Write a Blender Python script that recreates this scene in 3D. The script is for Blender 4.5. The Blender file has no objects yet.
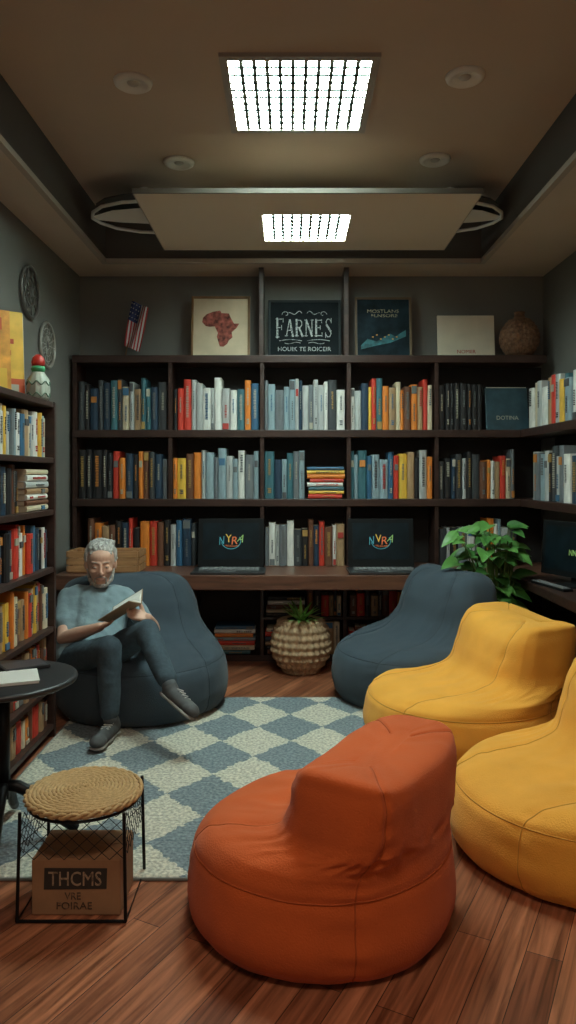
import bpy, math, random
from mathutils import Vector, Matrix, noise
random.seed(7)
C = bpy.context.scene.collection
PI = math.pi
F, CH, VX, VY = 740.0, 1.37, 290.0, 475.0
def P(px, py, Y): return Vector(((px-VX)*Y/F, Y, CH-(py-VY)*Y/F))

# ------------------------------------------------------------------ materials
MATS = {}
def mat(name, col, rough=.6, metal=0, var=0, vscale=8, bump=0, bscale=60, stretch=(1,1,1), emit=0, sheen=0, coat=0, worn=None, spec=None):
    if name in MATS: return MATS[name]
    m = bpy.data.materials.new(name); m.use_nodes = True
    nt = m.node_tree; N = nt.nodes; L = nt.links; b = N['Principled BSDF']
    b.inputs['Base Color'].default_value = (*col, 1); b.inputs['Roughness'].default_value = rough
    b.inputs['Metallic'].default_value = metal
    if spec is not None: b.inputs['Specular IOR Level'].default_value = spec
    if sheen: b.inputs['Sheen Weight'].default_value = sheen
    if coat: b.inputs['Coat Weight'].default_value = coat
    if emit:
        b.inputs['Emission Color'].default_value = (*col, 1); b.inputs['Emission Strength'].default_value = emit
    if var or bump or worn:
        tc = N.new('ShaderNodeTexCoord'); mp = N.new('ShaderNodeMapping'); mp.inputs['Scale'].default_value = stretch
        L.new(tc.outputs['Object'], mp.inputs['Vector'])
    if var or worn:
        n = N.new('ShaderNodeTexNoise'); n.inputs['Scale'].default_value = vscale; n.inputs['Detail'].default_value = 5
        L.new(mp.outputs[0], n.inputs['Vector'])
        r = N.new('ShaderNodeValToRGB'); r.color_ramp.elements[0].position = .3; r.color_ramp.elements[1].position = .7
        if worn:
            r.color_ramp.elements[0].position = .40; r.color_ramp.elements[1].position = .50
            r.color_ramp.elements[0].color = (*worn, 1); r.color_ramp.elements[1].color = (*col, 1)
        else:
            r.color_ramp.elements[0].color = (*[c*(1-var) for c in col], 1); r.color_ramp.elements[1].color = (*[min(1, c*(1+var)) for c in col], 1)
        L.new(n.outputs['Fac'], r.inputs['Fac']); L.new(r.outputs['Color'], b.inputs['Base Color'])
    if bump:
        n2 = N.new('ShaderNodeTexNoise'); n2.inputs['Scale'].default_value = bscale; n2.inputs['Detail'].default_value = 3
        L.new(mp.outputs[0], n2.inputs['Vector'])
        bp = N.new('ShaderNodeBump'); bp.inputs['Strength'].default_value = bump; bp.inputs['Distance'].default_value = .01
        L.new(n2.outputs['Fac'], bp.inputs['Height']); L.new(bp.outputs['Normal'], b.inputs['Normal'])
    MATS[name] = m; return m

def floor_mat():
    m = bpy.data.materials.new('wood_planks'); m.use_nodes = True
    nt = m.node_tree; N = nt.nodes; L = nt.links; b = N['Principled BSDF']
    tc = N.new('ShaderNodeTexCoord'); mp = N.new('ShaderNodeMapping'); mp.inputs['Rotation'].default_value = (0, 0, math.radians(-62))
    L.new(tc.outputs['Object'], mp.inputs['Vector'])
    br = N.new('ShaderNodeTexBrick'); br.inputs['Scale'].default_value = 1; br.inputs['Brick Width'].default_value = 1.1
    br.inputs['Row Height'].default_value = .10; br.inputs['Mortar Size'].default_value = .0014
    br.inputs['Color1'].default_value = (.19, .064, .033, 1); br.inputs['Color2'].default_value = (.46, .18, .092, 1); br.inputs['Mortar'].default_value = (.05, .02, .012, 1)
    br.inputs['Bias'].default_value = -.05; br.offset = .37
    L.new(mp.outputs[0], br.inputs['Vector'])
    mp2 = N.new('ShaderNodeMapping'); mp2.inputs['Scale'].default_value = (2.2, 42, 1); L.new(mp.outputs[0], mp2.inputs['Vector'])
    n = N.new('ShaderNodeTexNoise'); n.inputs['Scale'].default_value = 1; n.inputs['Detail'].default_value = 8; n.inputs['Distortion'].default_value = .8
    L.new(mp2.outputs[0], n.inputs['Vector'])
    r = N.new('ShaderNodeValToRGB'); r.color_ramp.elements[0].position = .32; r.color_ramp.elements[0].color = (.42, .37, .34, 1)
    r.color_ramp.elements[1].position = .7; r.color_ramp.elements[1].color = (1.4, 1.35, 1.3, 1); L.new(n.outputs['Fac'], r.inputs['Fac'])
    mx = N.new('ShaderNodeMix'); mx.data_type = 'RGBA'; mx.blend_type = 'MULTIPLY'; mx.inputs[0].default_value = 1
    L.new(br.outputs['Color'], mx.inputs[6]); L.new(r.outputs['Color'], mx.inputs[7]); L.new(mx.outputs[2], b.inputs['Base Color'])
    b.inputs['Roughness'].default_value = .28
    bp = N.new('ShaderNodeBump'); bp.inputs['Strength'].default_value = .3; bp.inputs['Distance'].default_value = .002
    ad = N.new('ShaderNodeMath'); ad.operation = 'SUBTRACT'; L.new(n.outputs['Fac'], ad.inputs[0]); L.new(br.outputs['Fac'], ad.inputs[1])
    L.new(ad.outputs[0], bp.inputs['Height']); L.new(bp.outputs[0], b.inputs['Normal'])
    return m

def rug_mat():
    m = bpy.data.materials.new('diamond_rug'); m.use_nodes = True
    nt = m.node_tree; N = nt.nodes; L = nt.links; b = N['Principled BSDF']
    tc = N.new('ShaderNodeTexCoord'); sx = N.new('ShaderNodeSeparateXYZ'); 
    wob = N.new('ShaderNodeTexNoise'); wob.inputs['Scale'].default_value = 34; wob.inputs['Detail'].default_value = 4; L.new(tc.outputs['Object'], wob.inputs['Vector'])
    L.new(tc.outputs['Object'], sx.inputs[0])
    def M(op, a, bb):
        n = N.new('ShaderNodeMath'); n.operation = op
        for i, v in enumerate((a, bb)):
            if v is None: continue
            if isinstance(v, (int, float)): n.inputs[i].default_value = v
            else: L.new(v, n.inputs[i])
        return n.outputs[0]
    u = M('DIVIDE', sx.outputs[0], .35); v = M('DIVIDE', sx.outputs[1], .42)
    w = M('MULTIPLY', M('SUBTRACT', wob.outputs['Fac'], .5), .25)
    a = M('ADD', M('ADD', u, v), w); c = M('ADD', M('SUBTRACT', u, v), w)
    s = M('MODULO', M('ADD', M('FLOOR', a, None), M('FLOOR', c, None)), 2)
    s = M('ABSOLUTE', s, None)
    n = N.new('ShaderNodeTexNoise'); n.inputs['Scale'].default_value = 70; n.inputs['Detail'].default_value = 5; L.new(tc.outputs['Object'], n.inputs['Vector'])
    vr = N.new('ShaderNodeTexVoronoi'); vr.inputs['Scale'].default_value = 60; L.new(tc.outputs['Object'], vr.inputs['Vector'])
    r1 = N.new('ShaderNodeValToRGB'); r1.color_ramp.elements[0].position = .36; r1.color_ramp.elements[0].color = (.36, .345, .29, 1)
    r1.color_ramp.elements[1].position = .64; r1.color_ramp.elements[1].color = (.70, .64, .52, 1); L.new(n.outputs['Fac'], r1.inputs['Fac'])
    r2 = N.new('ShaderNodeValToRGB'); r2.color_ramp.elements[0].position = .35; r2.color_ramp.elements[0].color = (.12, .15, .17, 1)
    r2.color_ramp.elements[1].position = .70; r2.color_ramp.elements[1].color = (.26, .305, .32, 1); L.new(n.outputs['Fac'], r2.inputs['Fac'])
    mx = N.new('ShaderNodeMix'); mx.data_type = 'RGBA'; L.new(s, mx.inputs[0]); L.new(r1.outputs[0], mx.inputs[6]); L.new(r2.outputs[0], mx.inputs[7])
    L.new(mx.outputs[2], b.inputs['Base Color']); b.inputs['Roughness'].default_value = .95
    bp = N.new('ShaderNodeBump'); bp.inputs['Strength'].default_value = .7; bp.inputs['Distance'].default_value = .008
    L.new(vr.outputs['Distance'], bp.inputs['Height']); L.new(bp.outputs[0], b.inputs['Normal'])
    return m

DARK = mat('dark_walnut', (.040, .018, .013), .42, var=.35, vscale=5, stretch=(1, 6, 6), bump=.1, bscale=30)
DESKW = mat('brown_desk_wood', (.12, .05, .030), .36, var=.35, vscale=5, stretch=(1, 9, 9), bump=.08, bscale=30)
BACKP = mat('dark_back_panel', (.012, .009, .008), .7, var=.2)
WALL = mat('grey_plaster', (.175, .168, .152), .85, var=.06, vscale=3, bump=.08, bscale=120)
CEIL = mat('beige_ceiling', (.50, .38, .285), .85, var=.04, vscale=2)
SOFF = mat('soffit_paint', (.58, .465, .365), .85, var=.04, vscale=2)
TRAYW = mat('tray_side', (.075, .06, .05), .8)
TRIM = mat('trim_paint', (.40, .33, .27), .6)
BLACK = mat('black_metal', (.010, .010, .011), .4, .6)
BLKP = mat('black_plastic', (.006, .0065, .007), .6, spec=.2)
WHITE = mat('white_paint', (.62, .60, .56), .5)
PAGE = mat('page_paper', (.66, .58, .44), .85, var=.12, vscale=40, stretch=(60, 1, 1))
PAPER = mat('white_paper', (.78, .76, .71), .8)
SKIN = mat('skin', (.66, .38, .275), .5, var=.05, vscale=25)
HAIR = mat('grey_hair', (.50, .485, .46), .8, var=.35, vscale=70, bump=1, bscale=160, stretch=(1, 1, .2))
BEARD = mat('grey_beard', (.40, .36, .33), .8, var=.35, vscale=90, bump=.8, bscale=200)
SHIRT = mat('slate_blue_cotton', (.21, .29, .325), .9, var=.08, vscale=14, bump=.5, bscale=22, sheen=.2)
JEANS = mat('dark_denim', (.045, .07, .09), .9, var=.15, vscale=60, bump=.4, bscale=26)
SHOE = mat('dark_grey_shoe', (.07, .07, .072), .7, var=.2, vscale=30)
SOLE = mat('rubber_sole', (.24, .22, .20), .7)
CARD = mat('cardboard', (.34, .175, .085), .85, var=.1, vscale=10, bump=.15)
INK = mat('dark_ink', (.034, .024, .018), .8)
INKW = mat('faded_ink', (.08, .042, .024), .8, worn=(.22, .115, .06), vscale=60)
JUTE = mat('woven_jute', (.50, .315, .14), .85, var=.2, vscale=90, bump=.3, bscale=150)
RATT = mat('tan_rattan', (.46, .31, .18), .8, var=.25, vscale=40, bump=.3, bscale=60)
RATD = mat('brown_wicker', (.19, .095, .05), .75, var=.4, vscale=40, bump=.5, bscale=60)
LEAF = mat('green_leaf', (.045, .15, .03), .42, var=.45, vscale=9)
LEAFL = mat('light_green_leaf', (.09, .24, .05), .42, var=.35, vscale=9)
LEAFS = mat('bright_spiky_leaf', (.19, .42, .09), .45, var=.3, vscale=14)
STEM = mat('green_stem', (.10, .16, .04), .6)
SOIL = mat('soil', (.02, .013, .009), .95)
GOLDW = mat('gold_wood_frame', (.22, .12, .05), .5, var=.2)
CRATE = mat('light_oak', (.42, .21, .09), .6, var=.25, vscale=6, stretch=(1, 8, 8))
LIGHT = mat('lit_diffuser', (.78, 1.0, .93), .5, emit=78)
LIGHT2 = mat('lit_diffuser_small', (.78, 1.0, .93), .5, emit=44)
LOUV = mat('louvre_grey', (.26, .32, .30), .6)

# ------------------------------------------------------------------ mesh builder
class MB:
    def __init__(s): s.v = []; s.f = []; s.m = []
    def add(s, vs, fs, mi=0, M=None):
        o = len(s.v)
        s.v += [tuple(M @ Vector(v)) if M else tuple(v) for v in vs]
        s.f += [tuple(i+o for i in f) for f in fs]; s.m += [mi]*len(fs); return s
    def box(s, a, b, mi=0, M=None):
        x0, y0, z0 = a; x1, y1, z1 = b
        return s.add([(x0,y0,z0),(x1,y0,z0),(x1,y1,z0),(x0,y1,z0),(x0,y0,z1),(x1,y0,z1),(x1,y1,z1),(x0,y1,z1)],
            [(0,3,2,1),(4,5,6,7),(0,1,5,4),(1,2,6,5),(2,3,7,6),(3,0,4,7)], mi, M)
    def grid(s, rows, closed=True, mi=0, caps=True, M=None):
        n = len(rows[0]); vs = [p for r in rows for p in r]; fs = []
        for i in range(len(rows)-1):
            for j in range(n if closed else n-1):
                k = (j+1) % n
                fs.append((i*n+j, i*n+k, (i+1)*n+k, (i+1)*n+j))
        if caps and closed:
            fs.append(tuple(range(n-1, -1, -1))); fs.append(tuple((len(rows)-1)*n+j for j in range(n)))
        return s.add(vs, fs, mi, M)
    def lathe(s, prof, n=32, mi=0, M=None, fn=None):
        rows = []
        for r, z in prof:
            row = []
            for j in range(n):
                a = 2*PI*j/n; rr = r if fn is None else fn(r, z, a)
                row.append((rr*math.cos(a), rr*math.sin(a), z))
            rows.append(row)
        return s.grid(rows, True, mi, True, M)
    def tube(s, pts, r, n=8, mi=0, closed=False):
        pts = [Vector(p) for p in pts]; k = len(pts); rows = []
        rs = r if isinstance(r, (list, tuple)) else [r]*k
        up = Vector((0, 0, 1)); prev = None
        for i, p in enumerate(pts):
            if closed: d = pts[(i+1) % k]-pts[i-1]
            else: d = pts[min(i+1, k-1)]-pts[max(i-1, 0)]
            if d.length < 1e-9: d = Vector((0, 0, 1))
            d.normalize()
            if prev is None:
                prev = d.cross(up if abs(d.z) < .9 else Vector((1, 0, 0))).normalized()
            a = (prev - d*prev.dot(d)).normalized(); b = d.cross(a); prev = a
            rows.append([p + (a*math.cos(2*PI*j/n)+b*math.sin(2*PI*j/n))*rs[i] for j in range(n)])
        if closed: rows.append(rows[0])
        return s.grid(rows, True, mi, not closed)
    def prism(s, poly, z0, z1, mi=0, M=None):
        n = len(poly); vs = [(x, y, z0) for x, y in poly]+[(x, y, z1) for x, y in poly]
        fs = [tuple(range(n-1, -1, -1)), tuple(range(n, 2*n))]+[(i, (i+1) % n, (i+1) % n+n, i+n) for i in range(n)]
        return s.add(vs, fs, mi, M)
    def ell(s, c, r, M=None, nu=20, nv=12, mi=0, R=None):
        rows = []
        for i in range(nv+1):
            t = PI*i/nv; t = min(max(t, .02), PI-.02); row = []
            for j in range(nu):
                a = 2*PI*j/nu; p = Vector((r[0]*math.sin(t)*math.cos(a), r[1]*math.sin(t)*math.sin(a), -r[2]*math.cos(t)))
                if R: p = R @ p
                row.append(p+Vector(c))
            rows.append(row)
        return s.grid(rows, True, mi, True, M)
    def cap(s, p0, p1, r0, r1, n=16, M=None):
        p0 = Vector(p0); p1 = Vector(p1)
        if M: p0 = M @ p0; p1 = M @ p1
        d = p1-p0; L = d.length; d = d.normalized() if L > 1e-6 else Vector((0, 0, 1)); pts = []; rs = []
        for k in range(6):
            a = PI/2*(1-k/5); pts.append(p0-d*r0*math.sin(a)); rs.append(max(r0*math.cos(a), r0*.03))
        for k in range(6):
            a = PI/2*k/5; pts.append(p1+d*r1*math.sin(a)); rs.append(max(r1*math.cos(a), r1*.03))
        return s.tube(pts, rs, n)
    def build(s, name, mats, parent=None, smooth=False, bevel=0, world=False, loc=None):
        me = bpy.data.meshes.new(name); me.from_pydata(s.v, [], s.f)
        if not isinstance(mats, (list, tuple)): mats = [mats]
        for m in mats: me.materials.append(m)
        for p, mi in zip(me.polygons, s.m): p.material_index = mi; p.use_smooth = smooth
        me.update()
        o = bpy.data.objects.new(name, me); C.objects.link(o)
        if parent: o.parent = parent
        if world and parent: o.location = -parent.location
        if loc is not None: o.location = loc
        if bevel:
            b = o.modifiers.new('bevel', 'BEVEL'); b.width = bevel; b.segments = 2; b.limit_method = 'ANGLE'
        return o
def tag(o, label, cat, group=None):
    o['label'] = label; o['category'] = cat
    if group: o['group'] = group
    return o
def thing(name, label, cat, loc=(0, 0, 0), rz=0, group=None):
    o = bpy.data.objects.new(name, None); C.objects.link(o); o.empty_display_size = .05
    o.location = loc; o.rotation_euler = (0, 0, rz); return tag(o, label, cat, group)
def struct(name, mb, m, **k):
    o = mb.build(name, m, **k); o['kind'] = 'structure'; return o
def bake(o, mats, voxel, smooth=6, disp=0, dscale=10, seed=0):
    r = o.modifiers.new('r', 'REMESH'); r.mode = 'VOXEL'; r.voxel_size = voxel; r.use_smooth_shade = True
    sm = o.modifiers.new('s', 'SMOOTH'); sm.factor = .5; sm.iterations = smooth
    bpy.context.view_layer.update()
    dg = bpy.context.evaluated_depsgraph_get()
    me = bpy.data.meshes.new_from_object(o.evaluated_get(dg)); o.modifiers.clear()
    me.name = o.name
    if disp:
        ns = [v.normal.copy() for v in me.vertices]
        for v, n in zip(me.vertices, ns):
            d = noise.noise(v.co*dscale+Vector((seed, 0, 0)))+.5*noise.noise(v.co*dscale*2.3)
            v.co += n*d*disp
    me.materials.clear()
    for m in mats if isinstance(mats, (list, tuple)) else [mats]: me.materials.append(m)
    for p in me.polygons: p.use_smooth = True; p.material_index = 0
    o.data = me; return o
def text(s, w, h, m, parent, loc, rot=(PI/2, 0, 0), name='lettering', ex=.001, shear=0):
    cu = bpy.data.curves.new(name, 'FONT'); cu.body = s; cu.extrude = ex; cu.align_x = 'CENTER'; cu.align_y = 'CENTER'; cu.resolution_u = 3; cu.shear = shear
    t = bpy.data.objects.new(name, cu); C.objects.link(t); bpy.context.view_layer.update()
    dg = bpy.context.evaluated_depsgraph_get(); me = bpy.data.meshes.new_from_object(t.evaluated_get(dg))
    bpy.data.objects.remove(t)
    xs = [v.co.x for v in me.vertices]; ys = [v.co.y for v in me.vertices]
    cx, cy = (min(xs)+max(xs))/2, (min(ys)+max(ys))/2; sx = w/(max(xs)-min(xs)); sy = h/(max(ys)-min(ys))
    for v in me.vertices: v.co.x = (v.co.x-cx)*sx; v.co.y = (v.co.y-cy)*sy
    me.materials.clear(); me.materials.append(m)
    o = bpy.data.objects.new(name, me); C.objects.link(o); o.parent = parent; o.location = loc; o.rotation_euler = rot
    return o
GLY = {'F': ([(.22, 0, .22, 1)], [(.22, .96, .85, .96), (.22, .52, .68, .52)], [(.05, .03, .42, .03), (.05, .97, .3, .97), (.85, .8, .85, 1), (.68, .4, .68, .64)]),
 'A': ([(.52, .98, .85, 0)], [(.48, 1, .15, 0), (.28, .36, .72, .36)], [(0, .03, .3, .03), (.68, .03, 1, .03)]),
 'R': ([(.2, 0, .2, 1), (.48, .5, .85, 0)], [(.2, .96, .6, .96), (.6, .96, .76, .86), (.76, .86, .78, .7), (.78, .7, .62, .54), (.62, .54, .2, .52)], [(.04, .03, .38, .03), (.75, .03, 1, .03)]),
 'N': ([(.18, .98, .82, .02)], [(.18, 0, .18, 1), (.82, 0, .82, 1)], [(.04, .03, .34, .03), (.68, .97, .98, .97), (.02, .97, .25, .97)]),
 'E': ([(.22, 0, .22, 1)], [(.22, .96, .82, .96), (.22, .52, .66, .52), (.22, .04, .85, .04)], [(.05, .03, .3, .03), (.82, .8, .82, 1), (.66, .4, .66, .64), (.86, 0, .86, .22)]),
 'S': ([(.3, .66, .72, .34)], [(.78, .84, .62, .96), (.62, .96, .38, .96), (.38, .96, .24, .82), (.24, .82, .3, .66), (.72, .34, .78, .2), (.78, .2, .62, .04), (.62, .04, .38, .04), (.38, .04, .2, .18)], [(.8, .76, .8, 1), (.18, 0, .18, .26)])}
def serif_word(word, w, h, m, parent, loc, name='lettering'):
    mb = MB(); n = len(word); cw = w/n
    def st(x0, y0, x1, y1, th):
        a = Vector((x0, y0)); b_ = Vector((x1, y1)); d = (b_-a).normalized(); s = Vector((-d.y, d.x))*th/2; a = a-d*th*.3; b_ = b_+d*th*.3
        mb.prism([tuple(a-s), tuple(b_-s), tuple(b_+s), tuple(a+s)], 0, .002, M=Matrix.Rotation(PI/2, 4, 'X'))
    for i, ch in enumerate(word):
        ox = -w/2+i*cw; hh = h*(1.15 if i in (0, n-1) else 1)
        for lst, th in zip(GLY[ch], (h*.105, h*.045, h*.035)):
            for x0, y0, x1, y1 in lst: st(ox+x0*cw*.94, (y0-.5)*hh, ox+x1*cw*.94, (y1-.5)*hh, th)
    o = mb.build(name, m, parent); o.location = loc; return o

# ------------------------------------------------------------------ room
XL, XR, YB, YF, ZS, ZC = -1.62, 1.95, 5.7, -1.6, 2.9, 3.2
struct('floor', MB().box((XL-.1, YF-.1, -.1), (XR+.1, YB+.1, 0)), floor_mat())
struct('wall_back', MB().box((XL-.1, YB, 0), (XR+.1, YB+.1, ZC+.1)), WALL)
struct('wall_left', MB().box((XL-.1, YF, 0), (XL, YB, ZC+.1)), WALL)
struct('wall_right', MB().box((XR, YF, 0), (XR+.1, YB, ZC+.1)), WALL)
struct('wall_front', MB().box((XL-.1, YF-.1, 0), (XR+.1, YF, ZC+.1)), WALL)
TX0, TX1, TY1, TY0 = -1.32, 1.37, 5.3, -.9
ce = MB(); ce.box((XL, YF, ZC), (XR, YB, ZC+.1), 0)
ce.box((XL, YF, ZS), (TX0-.012, YB, ZC), 1).box((TX1+.012, YF, ZS), (XR, YB, ZC), 1).box((TX0-.012, TY1+.012, ZS), (TX1+.012, YB, ZC), 1).box((TX0-.012, YF, ZS), (TX1+.012, TY0, ZC), 1)
struct('ceiling', ce, [CEIL, SOFF])
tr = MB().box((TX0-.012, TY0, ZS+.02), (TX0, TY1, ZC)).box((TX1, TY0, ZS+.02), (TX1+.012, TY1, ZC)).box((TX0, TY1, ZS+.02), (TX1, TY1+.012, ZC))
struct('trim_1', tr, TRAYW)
t2 = MB()
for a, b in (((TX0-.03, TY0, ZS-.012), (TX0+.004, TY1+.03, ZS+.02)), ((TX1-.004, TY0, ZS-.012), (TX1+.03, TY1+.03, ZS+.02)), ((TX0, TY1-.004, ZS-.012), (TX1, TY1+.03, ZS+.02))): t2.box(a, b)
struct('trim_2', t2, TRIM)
struct('baseboard_left', MB().box((XL, YF, 0), (XL+.015, 5.4, .09)), TRIM)
struct('baseboard_right', MB().box((XR-.015, YF, 0), (XR, 5.4, .09)), TRIM)

# ceiling lights
def louvre(t, w, d, nx, ny, tx, ty, zt=-.004):
    lv = MB()
    for i in range(1, nx): x = -w+2*w*i/nx; lv.box((x-tx, -d, zt-.008), (x+tx, d, zt))
    for i in range(1, ny): y = -d+2*d*i/ny; lv.box((-w, y-ty, zt-.008), (w, y+ty, zt))
    lv.build('louvre', LOUV, t)
def troffer(name, label, x0, x1, y0, y1, z, nx, ny, m, frame=.035):
    t = thing(name, label, 'ceiling light', ((x0+x1)/2, (y0+y1)/2, z), 0)
    w, d = (x1-x0)/2, (y1-y0)/2
    fr = MB()
    for a, b in (((-w-frame, -d-frame, -.018), (w+frame, -d, 0)), ((-w-frame, d, -.018), (w+frame, d+frame, 0)), ((-w-frame, -d, -.018), (-w, d, 0)), ((w, -d, -.018), (w+frame, d, 0))): fr.box(a, b)
    fr.build('frame', mat('troffer_frame', (.34, .29, .24), .5), t)
    MB().box((-w, -d, -.004), (w, d, 0)).build('diffuser', m, t)
    louvre(t, w, d, nx, ny, .0085, .008)
    return t
troffer('ceiling_light', 'large lit square ceiling light with grid louvre nearest the top of view', -.275, .36, 3.24, 3.89, ZC, 11, 10, LIGHT)
troffer('ceiling_light', 'unseen square fill light added to the ceiling above the camera', -.275, .36, .3, .9, ZC, 7, 9, mat('fill_diffuser', (1, .93, .82), .5, emit=4.5))  # added fill fixture, out of view, to brighten the foreground
for px, py, nm in ((133, 82, 'upper left'), (465, 76, 'upper right'), (179, 162, 'lower left'), (435, 159, 'lower right')):
    Y = (ZC-CH)*F/(VY-py); X = (px-VX)*Y/F
    t = thing('downlight', 'round unlit recessed downlight in the ceiling, %s of the four' % nm, 'ceiling light', (X, Y, ZC), 0, 'four round downlights')
    MB().lathe([(.058, -.006), (.062, -.016), (.075, -.019), (.086, -.012), (.090, 0), (.058, 0)], 36).build('rim', mat('downlight_rim', (.72, .66, .58), .5), t, True)
    MB().lathe([(.0005, -.004), (.058, -.004), (.058, -.001), (.0005, -.001)], 24).build('recess', mat('downlight_recess', (.16, .135, .11), .6), t)
    MB().lathe([(.0005, -.012), (.024, -.011), (.030, -.004), (.0005, -.004)], 24).build('lens', mat('downlight_lens', (.45, .40, .35), .3), t, True)
# suspended panel
pz = 2.95
t = thing('ceiling_panel', 'thin beige rectangular hanging ceiling panel carrying the small square light', 'ceiling panel', (.1, 4.67, pz))
pb = MB(); hx0, hx1, hy0, hy1 = -.27, .27, -.17, .33
pb.box((-.98, -.52, 0), (hx0, .53, .022)).box((hx1, -.52, 0), (.98, .53, .022)).box((hx0, -.52, 0), (hx1, hy0, .022)).box((hx0, hy1, 0), (hx1, .53, .022))
pb.build('panel', mat('panel_paint', (.80, .67, .52), .8), t)
MB().box((-.985, -.53, -.002), (.985, -.518, .026)).build('shadow_line', mat('shadow_line_dark', (.09, .07, .055), .6), t)  # dark strip paints the shadow line along the panel's near edge
MB().box((-.985, -.518, 0), (-.978, .53, .026)).box((.978, -.518, 0), (.985, .53, .026)).build('side_trim', mat('side_edge', (.45, .37, .29), .6), t)
MB().box((hx0-.01, hy0-.01, .03), (hx1+.01, hy1+.01, .07)).build('glow_blocker', TRAYW, t)  # unseen box added to stop the diffuser glowing onto the ceiling
for sx in (-.3, .3): MB().tube([(sx, .45, .022), (sx, .45, ZC-pz-.001)], .006).build('hanger_rod', BLACK, t)
t = thing('ceiling_light', 'small lit square light set into the hanging panel', 'ceiling light', (.1, 4.75, pz+.018))
MB().box((-.262, -.242, 0), (.262, .242, .006)).build('diffuser', LIGHT2, t)
louvre(t, .262, .242, 9, 7, .008, .009, zt=0)
for s, lab in ((-1, 'left'), (1, 'right')):
    cx = -.93 if s < 0 else 1.02
    t = thing('ceiling_vent', 'white fin-shaped ceiling vent poking out at the %s end of the hanging panel' % lab, 'vent', (cx, 4.72, 3.01), 0, 'fin-shaped ceiling vents')
    fp_ = [(s*.33, 0), (s*.30, .10), (s*.22, .20), (s*.08, .27), (-s*.12, .30), (-s*.12, -.30), (s*.08, -.27), (s*.22, -.20), (s*.30, -.10)]
    MB().tube([(x, y, 0) for x, y in fp_], .011, 8, closed=True).build('rim', WHITE, t, True)
    bl = MB()
    bl.grid([[(s*.32, -.02, .004), (s*.31, .05, .004)], [(s*.18, -.10, .012), (s*.18, .12, .012)], [(0, -.12, .02), (0, .17, .02)], [(-s*.12, -.10, .024), (-s*.12, .18, .024)]], False)
    bl.build('blade', mat('vent_white', (.80, .77, .71), .6), t, True)
    MB().prism([(x*.94, y*.94) for x, y in fp_][::s], .05, .058).build('dark_core', mat('vent_dark', (.05, .045, .04), .8), t)
    MB().tube([(0, 0, .06), (0, 0, ZC-3.012)], .03).build('stem', WHITE, t)

# ------------------------------------------------------------------ books
COL = {'K': ('black', (.015, .015, .017)), 'G': ('charcoal', (.045, .05, .055)), 'A': ('grey', (.16, .175, .19)), 'L': ('light grey', (.44, .45, .44)),
 'W': ('white', (.74, .73, .68)), 'C': ('cream', (.66, .56, .39)), 'N': ('navy', (.02, .045, .08)), 'B': ('blue', (.035, .12, .22)), 'T': ('teal', (.045, .14, .17)),
 'P': ('pale blue', (.26, .35, .39)), 'R': ('red', (.60, .045, .025)), 'O': ('orange', (.74, .22, .03)), 'Y': ('yellow', (.78, .47, .06)),
 'M': ('brown', (.15, .06, .032)), 'F': ('tan', (.40, .25, .13)), 'E': ('green', (.05, .14, .05))}
poly = [(-.5, 1), (-.5, .06), (-.36, .015), (0, 0), (.36, .015), (.5, .06), (.5, 1), (.42, 1), (.42, .07), (-.42, .07), (-.42, 1)]
coverM, titleM = {}, {}
def cover_mesh(c):
    if c not in coverM:
        o = MB().prism(poly, 0, 1).build('book_cover', mat('cover_'+COL[c][0].replace(' ', '_'), COL[c][1], .5, var=.18, vscale=3)); coverM[c] = o.data; bpy.data.objects.remove(o)
    return coverM[c]
o = MB().box((-.42, .07, .015), (.42, .97, .985)).build('pages', PAGE); pagesM = o.data; bpy.data.objects.remove(o)
TC = {'light': mat('title_cream', (.42, .39, .31), .6), 'dark': mat('title_dark', (.08, .08, .085), .6), 'gold': mat('title_gold', (.40, .24, .07), .5), 'red': mat('title_red', (.42, .04, .03), .6), 'blue': mat('title_blue', (.05, .14, .25), .6), 'mid': mat('title_mid', (.14, .15, .15), .6), 'orange': mat('title_orange', (.55, .2, .04), .6)}
def title_mesh(v, tc):
    if (v, tc) not in titleM:
        b = MB(); rr = random.Random(v*13+len(tc))
        def r(x0, x1, z0, z1): b.box((x0, -.020, z0), (x1, .012, z1))
        def run(z, z1, hw, a, g):
            while z < z1: h = rr.uniform(a, a*2); k = rr.uniform(.5, 1); r(-hw*k, hw, z, z+h); z += h+g
        if v == 0: run(.42, .76, .11, .012, .012)
        elif v == 1: run(.25, .85, .17, .014, .013)
        elif v == 2: r(-.34, .34, .66, .80)
        elif v == 3: run(.5, .84, .12, .012, .012); run(.12, .22, .2, .02, .012)
        elif v == 4: r(-.38, .38, .02, .16); run(.3, .6, .13, .014, .014)
        elif v == 5: run(.55, .9, .2, .02, .014)
        elif v == 6: r(-.4, .4, .80, .97); run(.2, .55, .11, .014, .014)
        o = b.build('spine_title', TC[tc]); titleM[(v, tc)] = o.data; bpy.data.objects.remove(o)
    return titleM[(v, tc)]
NB = [0]
def book(c, loc, rot, w, h, d, label, group, v=None):
    o = bpy.data.objects.new('book', cover_mesh(c)); C.objects.link(o); o.location = loc; o.rotation_euler = rot; o.scale = (w, d, h)
    tag(o, label, 'book', group)
    p = bpy.data.objects.new('pages', pagesM); C.objects.link(p); p.parent = o
    tc = random.choice(['dark', 'red', 'blue', 'dark', 'mid', 'mid']) if c in 'WLCYPF' else random.choice(['light', 'mid', 'mid', 'gold', 'orange', 'light'])
    if v is None: v = random.choice([0, 1, 1, 2, 3, 4, 5, 6, 0])
    if random.random() < .86:
        q = bpy.data.objects.new('spine_title', title_mesh(v, tc)); C.objects.link(q); q.parent = o
    NB[0] += 1; return o
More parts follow.
